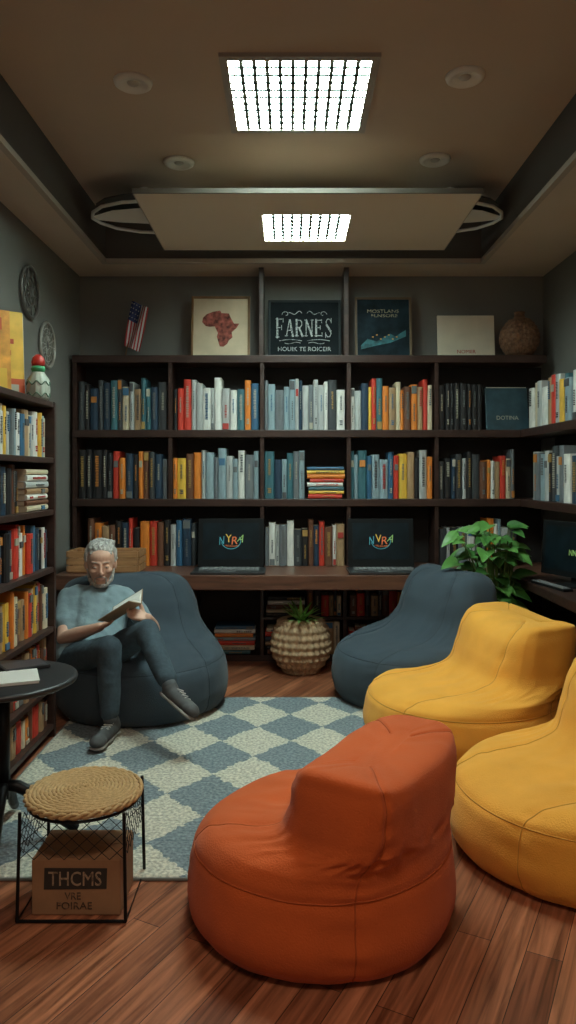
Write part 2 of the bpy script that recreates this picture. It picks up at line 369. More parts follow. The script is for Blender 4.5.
ORD = ['first', 'second', 'third', 'fourth', 'fifth', 'sixth', 'seventh', 'eighth', 'ninth', 'tenth', 'eleventh', 'twelfth', 'thirteenth', 'fourteenth', 'fifteenth', 'sixteenth', 'seventeenth', 'eighteenth', 'nineteenth', 'twentieth']
def row(letters, p0, length, rz, hmin, hmax, d, place, group):
    ws = [random.uniform(.5, 1.35) for _ in letters]; k = length*.985/sum(ws); x = 0
    dx = Vector((math.cos(rz), math.sin(rz), 0)); back = Vector((-math.sin(rz), math.cos(rz), 0)); ph = random.uniform(hmin, hmax); v = None
    for i, c in enumerate(letters):
        w = ws[i]*k
        if random.random() < .6 or (i and letters[i-1] != c): ph = random.uniform(hmin, hmax); v = None
        elif v is None: v = random.choice([0, 1, 2, 3, 4])
        h = ph+random.uniform(-.004, .004); dd = d*random.uniform(.9, 1)
        size = ('tall ' if h > (hmin+hmax)/2+.01 else 'short ' if h < (hmin+hmax)/2-.01 else '')
        pos = Vector(p0)+dx*(x+w/2)+back*random.uniform(0, .022)
        book(c, pos, (0, 0, rz), w*.97, h, dd, '%s%s book, %s from left %s' % (size, COL[c][0], ORD[i], place), group, v)
        x += w
def stack(letters, p0, rz, h, d, t, place, group):
    z = 0; dx = Vector((math.cos(rz), math.sin(rz), 0))
    for i, c in enumerate(letters):
        th = t*random.uniform(.8, 1.2); hh = h*random.uniform(.86, 1)
        book(c, Vector(p0)+dx*random.uniform(0, h-hh)+Vector((0, 0, z+th/2)), (0, PI/2, rz), th*.98, hh, d*random.uniform(.85, 1),
             '%s book lying flat, %s from bottom %s' % (COL[c][0], ORD[i], place), group); z += th

# back bookcase -------------------------------------------------------------
SY = 5.4; sc = F/SY
Z1, Z2, Z3, ZD = 2.246, 1.70, 1.195, .70
DT = .10
def XS(px, Y=SY): return (px-VX)*Y/F
bc = thing('bookcase', 'wall-wide dark wooden bookcase with three long shelves standing on the desk', 'bookcase', (.15, 5.55, ZD))
def w(mb, name, m, par, **k): return mb.build(name, m, par, world=True, **k)
BX0, BX1 = XS(72), XS(547)
for z, x1 in ((Z1, BX1), (Z2, BX1+.05), (Z3, BX1+.05)):
    w(MB().box((BX0, SY, z-.055), (x1, YB-.03, z)), 'shelf', DARK, bc, bevel=.004)
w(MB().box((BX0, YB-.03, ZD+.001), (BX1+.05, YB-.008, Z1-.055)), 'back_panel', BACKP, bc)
DIV = [XS(p) for p in (170, 262, 349, 437)]
for x in [BX0+.015]+DIV:
    for a, b in ((ZD+.001, Z3-.055), (Z3, Z2-.055), (Z2, Z1-.055)):
        if x == DIV[0] and a < Z3-.1: continue
        w(MB().box((x-.014, SY+.012, a), (x+.014, YB-.03, b)), 'divider', DARK, bc)
for x in (XS(261), XS(347)):
    w(MB().box((x-.018, SY+.05, Z1), (x+.018, YB-.01, ZS)), 'post', DARK, bc, bevel=.003)

BAYS = [(BX0+.032, DIV[0]-.016), (DIV[0]+.016, DIV[1]-.016), (DIV[1]+.016, DIV[2]-.016), (DIV[2]+.016, DIV[3]-.016), (DIV[3]+.016, 1.66)]
BN = ['leftmost', 'second', 'middle', 'fourth', 'rightmost']
YBK = SY+.03
R1 = ['GKNGNTGCLFTTNG', 'KRRLLWLWLWTOB', 'APAPPLNLALLWGW', 'WLNYRTOFCOMOFRC', 'KKKKKKKK']
R2 = ['KKKKKRONKOMGNA', 'OYMOLPAPLPWAP', 'TNPTAP', 'TPTBPPBRYFKLO', 'GKNGLKGMOWFRCA']
for i in range(5):
    a, b = BAYS[i]; L = b-a
    if i == 4: L = .33
    row(R1[i], (a, YBK, Z2+.001), L, 0, .29 if i != 4 else .335, .39 if i != 4 else .345, .21, 'in the %s bay of the upper row' % BN[i], 'upright books in the upper row')
    L = b-a
    if i == 2: L = .30
    row(R2[i], (a, YBK, Z3+.001), L, 0, .28 if i != 4 else .25, .37, .21, 'in the %s bay of the middle row' % BN[i], 'upright books in the middle row')
stack('RYTWROYB', (DIV[2]-.016-.29, YBK, Z3+.001), 0, .28, .2, .031, 'of the colourful stack in the middle bay', 'flat stack in the middle bay')
t = thing('display_book', 'dark teal book standing face out beside the black volumes', 'book', (1.60, 5.43, Z2+.001))
M0 = Matrix.Rotation(math.radians(-10), 4, 'X')
MB().box((-.155, 0, 0), (.155, .03, .32), 0, M0).build('cover', mat('facing_cover', (.03, .065, .085), .4, var=.3, vscale=12), t, bevel=.003)
MB().box((-.145, .004, .004), (.150, .026, .324), 0, M0).build('pages', PAGE, t)
text('DOTINA', .16, .03, TC['light'], t, (0, .012, .09), (PI/2-math.radians(10), 0, 0))
row('MOFMKNRKORMKLBNG', (XS(86), YBK, ZD+.002), XS(196)-XS(86), 0, .27, .35, .21, 'in the desk-level row above the wooden crate', 'desk-level books')
row('AWLAWGKMNRMWF', (DIV[1]+.02, YBK, ZD+.002), DIV[2]-DIV[1]-.04, 0, .25, .36, .21, 'at desk level between the two laptops', 'desk-level books')
row('GKNA', (XS(200), YBK, ZD+.002), XS(232)-XS(200), 0, .22, .30, .2, 'at desk level behind the left laptop', 'desk-level books')
row('KGMK', (XS(353), YBK, ZD+.002), XS(385)-XS(353), 0, .22, .30, .2, 'at desk level behind the right laptop', 'desk-level books')
row('GLKAWAKOWPLG', (DIV[3]+.02, YBK, ZD+.002), XS(520)-DIV[3]-.02, 0, .26, .36, .21, 'at desk level beside the leafy plant', 'desk-level books')

# desks
dk = thing('desk', 'long brown wooden desktop running under the back bookcase', 'desk', (.17, 5.3, 0))
w(MB().box((-1.58, 4.94, ZD-DT), (XR-.01, YB-.008, ZD)), 'desktop', DESKW, dk, bevel=.006)
w(MB().box((-1.58, 5.0, 0), (-1.545, 5.4, ZD-DT)), 'end_panel', DARK, dk)
lb = thing('low_bookcase', 'low dark open bookcase beneath the long desk', 'bookcase', (.17, 5.55, 0))
LY = 5.44
w(MB().box((-1.54, LY, 0), (XR-.02, YB-.01, .045)), 'plinth', DARK, lb)
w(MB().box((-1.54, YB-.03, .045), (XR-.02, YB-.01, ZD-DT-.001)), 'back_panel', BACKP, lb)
for px in (130, 195, 262, 345, 410, 475):
    x = XS(px, LY); w(MB().box((x-.012, LY, .045), (x+.012, YB-.03, ZD-DT-.001)), 'divider', DARK, lb)
def XLo(px): return XS(px, LY)
w(MB().box((XLo(262)+.012, LY+.01, .305), (XLo(345)-.012, YB-.03, .325)), 'shelf', DARK, lb)
w(MB().box((XLo(345)+.012, LY+.01, .305), (XLo(410)-.012, YB-.03, .325)), 'shelf', DARK, lb)
stack('TCRPOWB', (XLo(213), LY+.02, .046), 0, .31, .19, .031, 'of the stack under the left laptop', 'flat stack under the left laptop')
stack('MKFNRC', (XLo(265), LY+.02, .046), 0, .30, .19, .035, 'of the stack behind the woven basket', 'flat stack behind the basket')
stack('GCMWK', (XLo(266), LY+.02, .326), 0, .29, .19, .030, 'of the pile above the woven basket', 'flat pile above the basket')
row('MKRFGC', (XLo(307), LY+.03, .326), .26, 0, .14, .2, .18, 'on the low shelf right of the basket plant', 'low books')
row('MKRFC', (XLo(308), LY+.03, .046), .24, 0, .18, .24, .18, 'low down right of the woven basket', 'low books')
row('RMOMRKFMN', (XLo(350), LY+.03, .046), .40, 0, .15, .22, .18, 'under the right laptop at floor level', 'low books')
row('MRKFGMRO', (XLo(350), LY+.03, .326), .40, 0, .14, .2, .18, 'on the low shelf under the right laptop', 'low books')
row('KMGNRKM', (XLo(135), LY+.03, .046), .38, 0, .18, .26, .18, 'low down behind the navy bag of the man', 'low books')

# right-hand shelving and desk
rs = thing('wall_shelf', 'dark wooden two-level shelf unit on the right wall', 'shelf', (1.82, 4.4, Z3))
for z in (Z2, Z3):
    w(MB().box((1.68, 3.3, z-.055), (XR-.002, SY-.01, z)), 'shelf', DARK, rs, bevel=.004)
w(MB().box((1.68, 3.27, ZD+.001), (XR-.002, 3.3, 2.1)), 'side_panel', DARK, rs)
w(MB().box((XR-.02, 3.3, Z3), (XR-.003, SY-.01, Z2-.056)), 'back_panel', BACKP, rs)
row('WCLWFRLYTPWLCW', (1.70, 5.30, Z2+.001), 1.1, -PI/2, .26, .34, .2, 'on the upper right wall shelf', 'right wall shelf books')
row('LAPLKGLAWNLAL', (1.70, 5.25, Z3+.001), 1.05, -PI/2, .29, .37, .2, 'on the lower right wall shelf', 'right wall shelf books')
rd = thing('desk', 'dark wooden desk along the right wall holding a monitor', 'desk', (1.72, 4.0, 0))
w(MB().box((1.5, 3.0, ZD-.06), (XR-.002, 4.935, ZD)), 'desktop', DARK, rd, bevel=.006)
w(MB().box((1.54, 3.02, 0), (XR-.02, 3.06, ZD-.06)), 'end_panel', DARK, rd)
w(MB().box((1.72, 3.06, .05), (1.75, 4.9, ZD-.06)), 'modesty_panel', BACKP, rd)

# left bookcase --------------------------------------------------------------
LF, LY0, LY1 = -1.235, 3.02, 3.9
LZ = [1.75, 1.46, 1.19, .89, .58, .28, .07]
lc = thing('bookcase', 'dark wooden bookcase full of books against the left wall', 'bookcase', (-1.44, 3.46, 0))
for z in LZ: w(MB().box((-1.6, LY0+.03, z-.028), (LF, LY1-.03, z)), 'shelf', DARK, lc, bevel=.003)
w(MB().box((-1.6, LY1-.03, 0), (LF+.003, LY1, 1.752)), 'side_panel', DARK, lc, bevel=.003)
w(MB().box((-1.6, LY0, 0), (LF+.003, LY0+.03, 1.752)), 'side_panel', DARK, lc, bevel=.003)
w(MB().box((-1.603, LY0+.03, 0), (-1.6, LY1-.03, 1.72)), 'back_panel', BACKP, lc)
LS = LF-.02
LR = [('WCYLPWBFCLWYPC', 1.46, .19, .235, 'top'), (None, 1.19, 0, 0, 'second'), ('KNKNRRWORBNKWN', .89, .19, .25, 'third'), ('CFYOCMFORCYFMC', .58, .19, .26, 'fourth'), ('MFOCMRMFMOKRMF', .28, .18, .25, 'fifth'), ('RMFRCOMRFM', .07, .12, .16, 'bottom')]
for let, z, a, b, nm in LR:
    if let: row(let, (LS, 3.2, z+.001), .665, PI/2, a, b, .2, 'on the %s shelf of the left bookcase' % nm, 'books in the left bookcase')
row('KNKMK', (LS, 3.2, 1.191), .27, PI/2, .19, .23, .2, 'on the second shelf of the left bookcase', 'books in the left bookcase')
stack('CMWFLWC', (LS, 3.52, 1.191), PI/2, .33, .2, .029, 'of the pale stack in the left bookcase', 'pale flat stack in the left bookcase')

# on top of left bookcase
MT = Matrix.Rotation(math.radians(-5), 4, 'X')
t = thing('picture_book', 'tall yellow picture book with red band, propped on the left bookcase', 'book', (-1.44, 3.74, 1.752), math.radians(38))
MB().box((-.10, 0, 0), (.10, .022, .46), 0, MT).build('cover', mat('yellow_cover', (.80, .47, .06), .5, var=.2, vscale=9), t, bevel=.002)
MB().box((-.09, .002, .003), (.102, .02, .456), 0, MT).build('pages', PAGE, t)
MB().box((-.10, -.003, .0), (.10, .0, .11), 0, MT).build('red_band', mat('cover_art_red', (.60, .10, .03), .5), t)
b = MB()
for i in range(4): b.box((-.07, -.003, .17+.06*i), (.02+.015*(i % 3), 0, .195+.06*i), 0, MT)
b.build('cover_lines', MATS['cover_art_red'], t); MB().box((-.08, -.004, .03), (.07, -.003, .08), 0, MT).build('cream_block', TC['light'], t)
t = thing('picture_book', 'tall orange-yellow picture book leaning in front of the yellow one', 'book', (-1.44, 3.56, 1.752), math.radians(38))
MB().box((-.10, 0, 0), (.10, .014, .43), 0, MT).build('cover', mat('orange_cover', (.78, .33, .05), .5, var=.35, vscale=14), t, bevel=.002)
MB().box((-.08, -.003, .03), (.08, 0, .14), 0, MT).build('cover_block', mat('cover_yellow', (.8, .55, .12), .5), t); MB().box((-.07, -.003, .33), (.06, 0, .39), 0, MT).build('title_block', MATS['cover_art_red'], t)
t = thing('jar', 'ribbed white jar with red and green lid on the left bookcase', 'jar', (-1.305, 3.835, 1.753))
JW = mat('jar_white', (.42, .45, .38), .35)
MB().lathe([(.001, 0), (.045, 0), (.055, .02), (.058, .06), (.054, .11), (.035, .14), (.03, .15), (.001, .15)], 36, fn=lambda r, z, a: r*(1+.05*math.sin(a*12))).build('body', JW, t, True)
for zz, rr_ in ((.03, .0575), (.09, .0575)):
    MB().tube([((rr_+.001)*math.cos(2*PI*i/48), (rr_+.001)*math.sin(2*PI*i/48), zz+.010*math.sin(i*PI/3)) for i in range(48)], .003, 6, closed=True).build('painted_band', mat('jar_band', (.12, .20, .14), .5), t, True)
MB().lathe([(.001, .15), (.032, .15), (.036, .165), (.032, .18), (.001, .18)], 24).build('collar', mat('jar_green', (.05, .30, .13), .4), t, True)
MB().lathe([(.001, .18), (.03, .18), (.034, .2), (.028, .225), (.012, .24), (.001, .243)], 24).build('lid', mat('jar_red', (.55, .04, .03), .4), t, True)

# wall rings (openwork)
Mw = Matrix.Rotation(PI/2, 4, 'Y')
def ringp(r, z, n=40): return [Mw @ Vector((r*math.cos(2*PI*i/n), r*math.sin(2*PI*i/n), z)) for i in range(n)]
PEW = mat('rim_pewter', (.16, .15, .135), .4, .5)
t = thing('wall_ornament', 'round dark openwork wheel, the upper ornament on the left wall', 'wall decoration', (XL, 4.57, 2.50))
MB().tube(ringp(.155, .018), .011, 8, closed=True).build('rim', PEW, t, True)
MB().tube(ringp(.085, .016), .006, 8, closed=True).build('inner_ring', PEW, t, True)
mk = MB()
for i in range(10):
    a = 2*PI*i/10; mk.tube([Mw @ Vector((.02*math.cos(a), .02*math.sin(a), .014)), Mw @ Vector((.15*math.cos(a+.25), .15*math.sin(a+.25), .014))], .0045, 6)
mk.build('spokes', PEW, t); MB().lathe([(.001, .002), (.03, .002), (.028, .022), (.001, .026)], 20, M=Mw).build('hub', PEW, t)
PAL = mat('pale_metal', (.40, .38, .34), .4, .4)
t = thing('wall_ornament', 'round pale wire web, the lower ornament on the left wall', 'wall decoration', (XL, 4.9, 2.23))
MB().tube(ringp(.145, .016), .010, 8, closed=True).build('rim', PAL, t, True)
mk = MB()
for i in range(16):
    a = 2*PI*i/16; mk.tube([Mw @ Vector((.03*math.cos(a), .03*math.sin(a), .014)), Mw @ Vector((.142*math.cos(a), .142*math.sin(a), .014))], .0035, 6)
for r in (.03, .075, .11): mk.tube(ringp(r, .014, 30), .0035, 6, closed=True)
mk.build('wire_web', PAL, t)

# ------------------------------------------------------------------ top shelf display
def framed(name, label, cat, px0, px1, py0, frame_m, art_m, border=.018):
    Y = 5.58; s = F/Y; x0, x1 = (px0-VX)/s, (px1-VX)/s; h = CH+(VY-py0)/s-Z1; wd = (x1-x0)/2
    t = thing(name, label, cat, ((x0+x1)/2, Y-.02, Z1+.002)); t.rotation_euler = (math.radians(-6), 0, 0)
    fr = MB().box((-wd, 0, 0), (-wd+border, .02, h)).box((wd-border, 0, 0), (wd, .02, h)).box((-wd+border, 0, 0), (wd-border, .02, border)).box((-wd+border, 0, h-border), (wd-border, .02, h))
    fr.build('frame', frame_m, t, bevel=.002)
    MB().box((-wd+border, .008, border), (wd-border, .018, h-border)).build('print', art_m, t)
    return t, wd, h
t, wd, h = framed('framed_picture', 'framed red map of Africa on cream paper on the top shelf', 'picture', 191, 250, 295, GOLDW, mat('aged_paper', (.62, .49, .34), .8, var=.12, vscale=6))
af = [(.30,.97),(.48,1.0),(.52,.93),(.72,.92),(.78,.78),(.86,.64),(1.0,.64),(.93,.52),(.80,.40),(.82,.26),(.72,.17),(.68,.08),(.58,.0),(.48,.01),(.44,.14),(.40,.28),(.43,.38),(.37,.5),(.34,.56),(.20,.55),(.10,.57),(.0,.68),(.02,.8),(.12,.9)]
Ma = Matrix.Translation((0, .008, 0)) @ Matrix.Rotation(PI/2, 4, 'X')
MB().prism([((x-.5)*.28, .09+z*.28) for x, z in af], 0, .002, M=Ma).build('map_shape', mat('map_red', (.28, .07, .05), .8, var=.8, vscale=30), t)
t, wd, h = framed('sign_board', 'dark board with ornate pale lettering between the two posts', 'sign', 268, 341, 299, mat('sign_edge', (.02, .024, .026), .7, spec=.2), mat('slate_board', (.007, .010, .012), .8, var=.2, spec=.15))
PT = mat('pale_lettering', (.36, .375, .36), .6, worn=(.10, .115, .12), vscale=70)
serif_word('FARNES', .44, .13, PT, t, (0, .007, .235)); text('HOUIK TE ROICEIR', .40, .032, PT, t, (0, .006, .072))
cu = MB()
for s in (-1, 1):
    cu.tube([(s*(.02+.10*i/16), .006, .35+.018*math.sin(i/16*PI*2.5)*(1-i/20)) for i in range(17)], .0025, 6)
    cu.tube([(s*(.14+.03*math.cos(i/10*5)*(1-i/12)), .006, .34+.028*math.sin(i/10*5)*(1-i/12)) for i in range(11)], .0022, 6)
    cu.tube([(s*(.02+.17*i/8), .006, .135+.010*math.sin(i/8*PI)) for i in range(9)], .0025, 6)
    cu.tube([(s*(.03+.12*i/8), .006, .118+.006*math.sin(i/8*PI*2)) for i in range(9)], .0022, 6)
cu.build('scroll_ornament', PT, t)
t, wd, h = framed('framed_picture', 'framed dark poster with teal landscape and orange glow on the top shelf', 'picture', 355, 412, 296, mat('bronze_frame', (.14, .09, .05), .5), mat('night_print', (.010, .022, .030), .7, var=.7, vscale=7, spec=.2))
GT = mat('muted_gold', (.42, .36, .22), .6, worn=(.05, .06, .06), vscale=80)
text('MOSTLANS', .24, .026, GT, t, (0, .006, .365)); text('FLNSORE', .2, .022, GT, t, (.01, .006, .33))
MB().prism([(-.17, .10), (-.12, .15), (-.05, .13), (0, .16), (.05, .19), (.09, .17), (.17, .22), (.17, .17), (.05, .12), (-.05, .10), (-.17, .07)], 0, .002, M=Ma).build('teal_landscape', mat('art_teal', (.03, .13, .15), .7, var=.7, vscale=20), t)
b = MB()
for i in range(7): b.ell((-.08+.03*i, .006, .165+.018*math.sin(i*2.1)), (.007, .002, .005), nu=8, nv=6)
b.build('orange_glow', mat('art_orange', (.75, .3, .05), .6), t)
t = thing('canvas_board', 'plain cream board with tiny red lettering on the top shelf', 'picture', (XS(466, 5.58), 5.56, Z1+.002)); t.rotation_euler = (math.radians(-6), 0, 0)
MB().box((-.215, 0, 0), (.215, .02, .33)).build('board', mat('cream_canvas', (.66, .57, .44), .8, var=.06), t, bevel=.003)
text('NOMIIR', .14, .028, MATS['title_red'], t, (0, -.001, .05))
t = thing('wicker_vase', 'round brown wicker vase at the right end of the top shelf', 'vase', (XS(519, 5.55), 5.54, Z1+.001))
def wv(r, z, a): return r+(.006*math.cos(a*16+z*110)*math.cos(a*16-z*110) if r > .05 else 0)
prof = [(.001, 0), (.065, 0)]+[(.065+.080*math.sin(PI*i/44)**.75, .29*i/44) for i in range(1, 44)]+[(.050, .29), (.040, .305), (.036, .325), (.042, .34), (.032, .34), (.028, .30), (.001, .30)]
MB().lathe(prof, 160, fn=wv).build('body', RATD, t, True)
t = thing('flag', 'small striped flag with star canton on a stick, leaning on the top shelf', 'flag', (XS(128, 5.6), 5.6, Z1+.001))
MB().tube([(-.02, 0, .012), (.035, .03, .46)], .005, 8).build('stick', GOLDW, t); MB().lathe([(.001, 0), (.035, 0), (.03, .012), (.001, .014)], 24, M=Matrix.Translation((-.02, 0, 0))).build('base', BLKP, t)
RED = mat('flag_red', (.42, .03, .03), .8); WH = mat('flag_white', (.55, .53, .5), .8); NV = mat('flag_navy', (.02, .035, .12), .8)
fl = MB(); U = Vector((-.055, -.012, -.34)); V = Vector((.13, 0, -.055)) ; O = Vector((.03, .012, .44))
def fp(u, v): return O+U*u+V*(v*(1-.15*u))+Vector((0, -.022*math.sin(v*9+u*3)-.015, 0))
for r in range(13):
    for k in range(14):
        canton = (k < 6 and r < 7)
        q = [fp(k/14, r/13), fp((k+1)/14, r/13), fp((k+1)/14, (r+1)/13), fp(k/14, (r+1)/13)]
        fl.add(q, [(0, 1, 2, 3)], 2 if canton else (0 if r % 2 == 0 else 1))
fl.build('cloth', [RED, WH, NV], t)
st = MB()
for r in range(4):
    for k in range(4):
        p = fp(.05+k*.1, .07+r*.125)+Vector((0, -.004, 0)); st.prism([(.006*(1 if j % 2 else .45)*math.cos(PI*j/5), .006*(1 if j % 2 else .45)*math.sin(PI*j/5)) for j in range(10)], 0, .001, M=Matrix.Translation(p) @ Matrix.Rotation(PI/2, 4, 'X'))
st.build('stars', WH, t)

# ------------------------------------------------------------------ laptops and monitor
YEL = mat('screen_yellow', (.8, .5, .08), .5, emit=.15); CYA = mat('screen_cyan', (.08, .40, .5), .5, emit=.15); SCR = mat('screen_face', (.004, .010, .014), .5, var=.5, vscale=8, spec=.2); REDL = mat('screen_red', (.75, .18, .06), .5, emit=.15); GRN = mat('screen_green', (.3, .5, .15), .5, emit=.15)
def screen_art(t, M, word, hz):
    r = MB(); r.tube([M @ Vector((.068*math.cos(a), -.002, hz-.01+.056*math.sin(a))) for a in [math.radians(190+200*i/26) for i in range(27)]], .0022, 6); r.build('ring_emblem', CYA, t)
    b = MB(); b.prism([(-.05, hz-.040), (-.02, hz-.052), (.04, hz-.050), (.065, hz-.036), (.02, hz-.042), (-.03, hz-.036)], 0, .002, M=M @ Matrix.Rotation(PI/2, 4, 'X')); b.build('red_flourish', REDL, t)
    n = len(word)
    for i, ch in enumerate(word):
        p = M @ Vector((-.066+.132*(i)/(n-1), -.003, hz+(.010 if i % 2 else -.006))); e = (M.to_3x3() @ Matrix.Rotation(PI/2, 3, 'X') @ Matrix.Rotation(math.radians((9, -8, 6, -10)[i % 4]), 3, 'Z')).to_euler()
        text(ch, .043, .054, (CYA, YEL, REDL, GRN)[i % 4], t, p, e, shear=(.3, -.2, .2, .35)[i % 4])
def laptop(px, label, word):
    x = XS(px, 5.26); t = thing('laptop', label, 'laptop', (x, 4.99, ZD+.001), 0, 'open laptops on the long desk')
    MB().box((-.25, -.035, 0), (.25, .255, .016)).build('base', mat('laptop_base', (.022, .023, .025), .4), t, bevel=.004)
    k = MB()
    for r in range(5):
        for c in range(13): k.box((-.205+c*.032, .07+r*.029, .016), (-.205+c*.032+.026, .07+r*.029+.021, .024))
    k.build('keyboard', mat('keys', (.20, .205, .21), .5), t); MB().box((-.05, -.015, .016), (.05, .05, .0175)).build('touchpad', mat('pad', (.12, .12, .125), .3), t)
    M = Matrix.Translation((0, .25, .016)) @ Matrix.Rotation(math.radians(-9), 4, 'X')
    MB().box((-.235, 0, 0), (.235, .012, .345), 0, M).build('screen_lid', BLKP, t, bevel=.004)
    MB().box((-.20, -.002, .055), (.20, 0, .315), 0, M).build('display', SCR, t)
    screen_art(t, M, word, .195)
laptop(231, 'black open laptop with colourful emblem, left one of two on the desk', 'NYRA')
laptop(381, 'black open laptop with colourful emblem, right one near the navy bean bag', 'NVRA')
t = thing('monitor', 'black computer monitor on the right-hand desk', 'monitor', (1.69, 4.45, ZD+.001), math.radians(-68))
MB().lathe([(.001, 0), (.10, 0), (.10, .008), (.02, .015), (.001, .015)], 28).build('base', BLKP, t); MB().box((-.02, .02, .01), (.02, .035, .14)).build('stand', BLKP, t)
Mm = Matrix.Rotation(math.radians(-4), 4, 'X')
MB().box((-.27, 0, .05), (.27, .02, .385), 0, Mm).build('screen_housing', BLKP, t, bevel=.004); MB().box((-.24, -.002, .085), (.24, 0, .355), 0, Mm).build('display', SCR, t)
text('NNA', .09, .035, GRN, t, (.02, -.02+.028, .2), (PI/2-math.radians(4), 0, 0))
k = thing('keyboard', 'black keyboard lying before the monitor on the right desk', 'keyboard', (1.56, 4.42, ZD+.001), math.radians(-80))
MB().box((-.19, -.03, 0), (.19, .03, .015)).build('case', BLKP, k, bevel=.003)
kk = MB()
for r in range(3):
    for c in range(12): kk.box((-.18+c*.03, -.026+r*.018, .015), (-.156+c*.03, -.012+r*.018, .019))
kk.build('keys', MATS['keys'], k)
t = thing('wooden_crate', 'light wooden slatted crate on the desk behind the reading man', 'crate', (XS(106, 5.15), 5.18, ZD+.001))
c = MB()
for i in range(3):
    z = .005+.05*i; c.box((-.24, -.13, z), (.24, -.12, z+.042)).box((-.24, .12, z), (.24, .13, z+.042))
    c.box((-.25, -.12, z), (-.24, .12, z+.042)).box((.24, -.12, z), (.25, .12, z+.042))
c.build('slats', CRATE, t, bevel=.002)
MB().box((-.24, -.12, 0), (.24, .12, .01)).build('bottom', CRATE, t)
cp = MB()
for x in (-.225, .205):
    for y in (-.118, .1): cp.box((x, y, .01), (x+.02, y+.018, .15))
cp.build('corner_posts', CRATE, t)

# ------------------------------------------------------------------ rug
rug = MB(); x0, x1, y0, y1 = -1.22, .50, 2.5, 4.52
rug.box((x0, y0, .001), (x1, y1, .013))
o = rug.build('rug', rug_mat(), bevel=.005); tag(o, 'woven rug with slate blue and cream diamond pattern', 'rug')
bd = MB()
for a, b in (((x0-.006, y0-.006), (x1+.006, y0)), ((x0-.006, y1), (x1+.006, y1+.006)), ((x0-.006, y0), (x0, y1)), ((x1, y0), (x1+.006, y1))): bd.box((*a, .001), (*b, .012))
bd.build('bound_edge', mat('rug_edge', (.22, .24, .23), .9), o, bevel=.003)

# ------------------------------------------------------------------ bean bags
def crom(keys, t):
    n = len(keys)-1; x = t*n; i = min(int(x), n-1); f = x-i
    p = [keys[max(i-1, 0)], keys[i], keys[i+1], keys[min(i+2, n)]]
    return [.5*((2*b)+(-a+c)*f+(2*a-5*b+4*c-d)*f*f+(-a+3*b-3*c+d)*f**3) for a, b, c, d in zip(*p)]
BASE = [(0, .004, .03, .03, 2, 0), (0, .0, .39, .39, 2, 0), (0, .035, .47, .47, 2, 0), (0, .13, .50, .50, 2, 0), (0, .25, .49, .495, 2, .0), (.02, .33, .46, .475, 2.1, .02),
        (.08, .385, .39, .455, 2.2, .05), (.17, .43, .295, .435, 2.4, .09), (.235, .52, .225, .41, 2.6, .12), (.265, .64, .19, .385, 2.8, .08), (.285, .74, .15, .34, 3.0, .03), (.295, .786, .085, .26, 2.8, 0), (.30, .797, .015, .12, 2.5, 0)]
BLOCK = [(0, .004, .03, .03, 2, 0), (0, .0, .40, .40, 2, 0), (0, .035, .475, .475, 2, 0), (0, .13, .50, .50, 2, 0), (0, .26, .49, .49, 2, .0), (.01, .36, .465, .475, 2.1, .0), (.045, .43, .42, .455, 2.2, .0), (.12, .475, .345, .435, 2.5, .0), (.205, .52, .258, .42, 2.9, .0), (.24, .61, .22, .41, 3.4, .0),
        (.25, .72, .205, .40, 4.0, .0), (.255, .775, .16, .375, 4.2, 0), (.26, .792, .04, .22, 3.0, 0)]
LEAN = [(0, .004, .03, .03, 2, 0), (0, .0, .40, .40, 2, 0), (0, .035, .475, .475, 2, 0), (0, .12, .505, .50, 2, 0), (0, .22, .495, .49, 2, .0), (.0, .305, .465, .47, 2.1, .0), (.05, .36, .41, .455, 2.2, .01), (.14, .395, .325, .435, 2.5, .03), (.24, .45, .235, .42, 2.9, .06), (.28, .58, .21, .41, 3.4, .10),
        (.305, .71, .19, .395, 4.0, .10), (.32, .77, .14, .365, 4.2, .06), (.325, .785, .035, .20, 3.0, 0)]
def sp(c, e): return math.copysign(abs(c)**e, c)
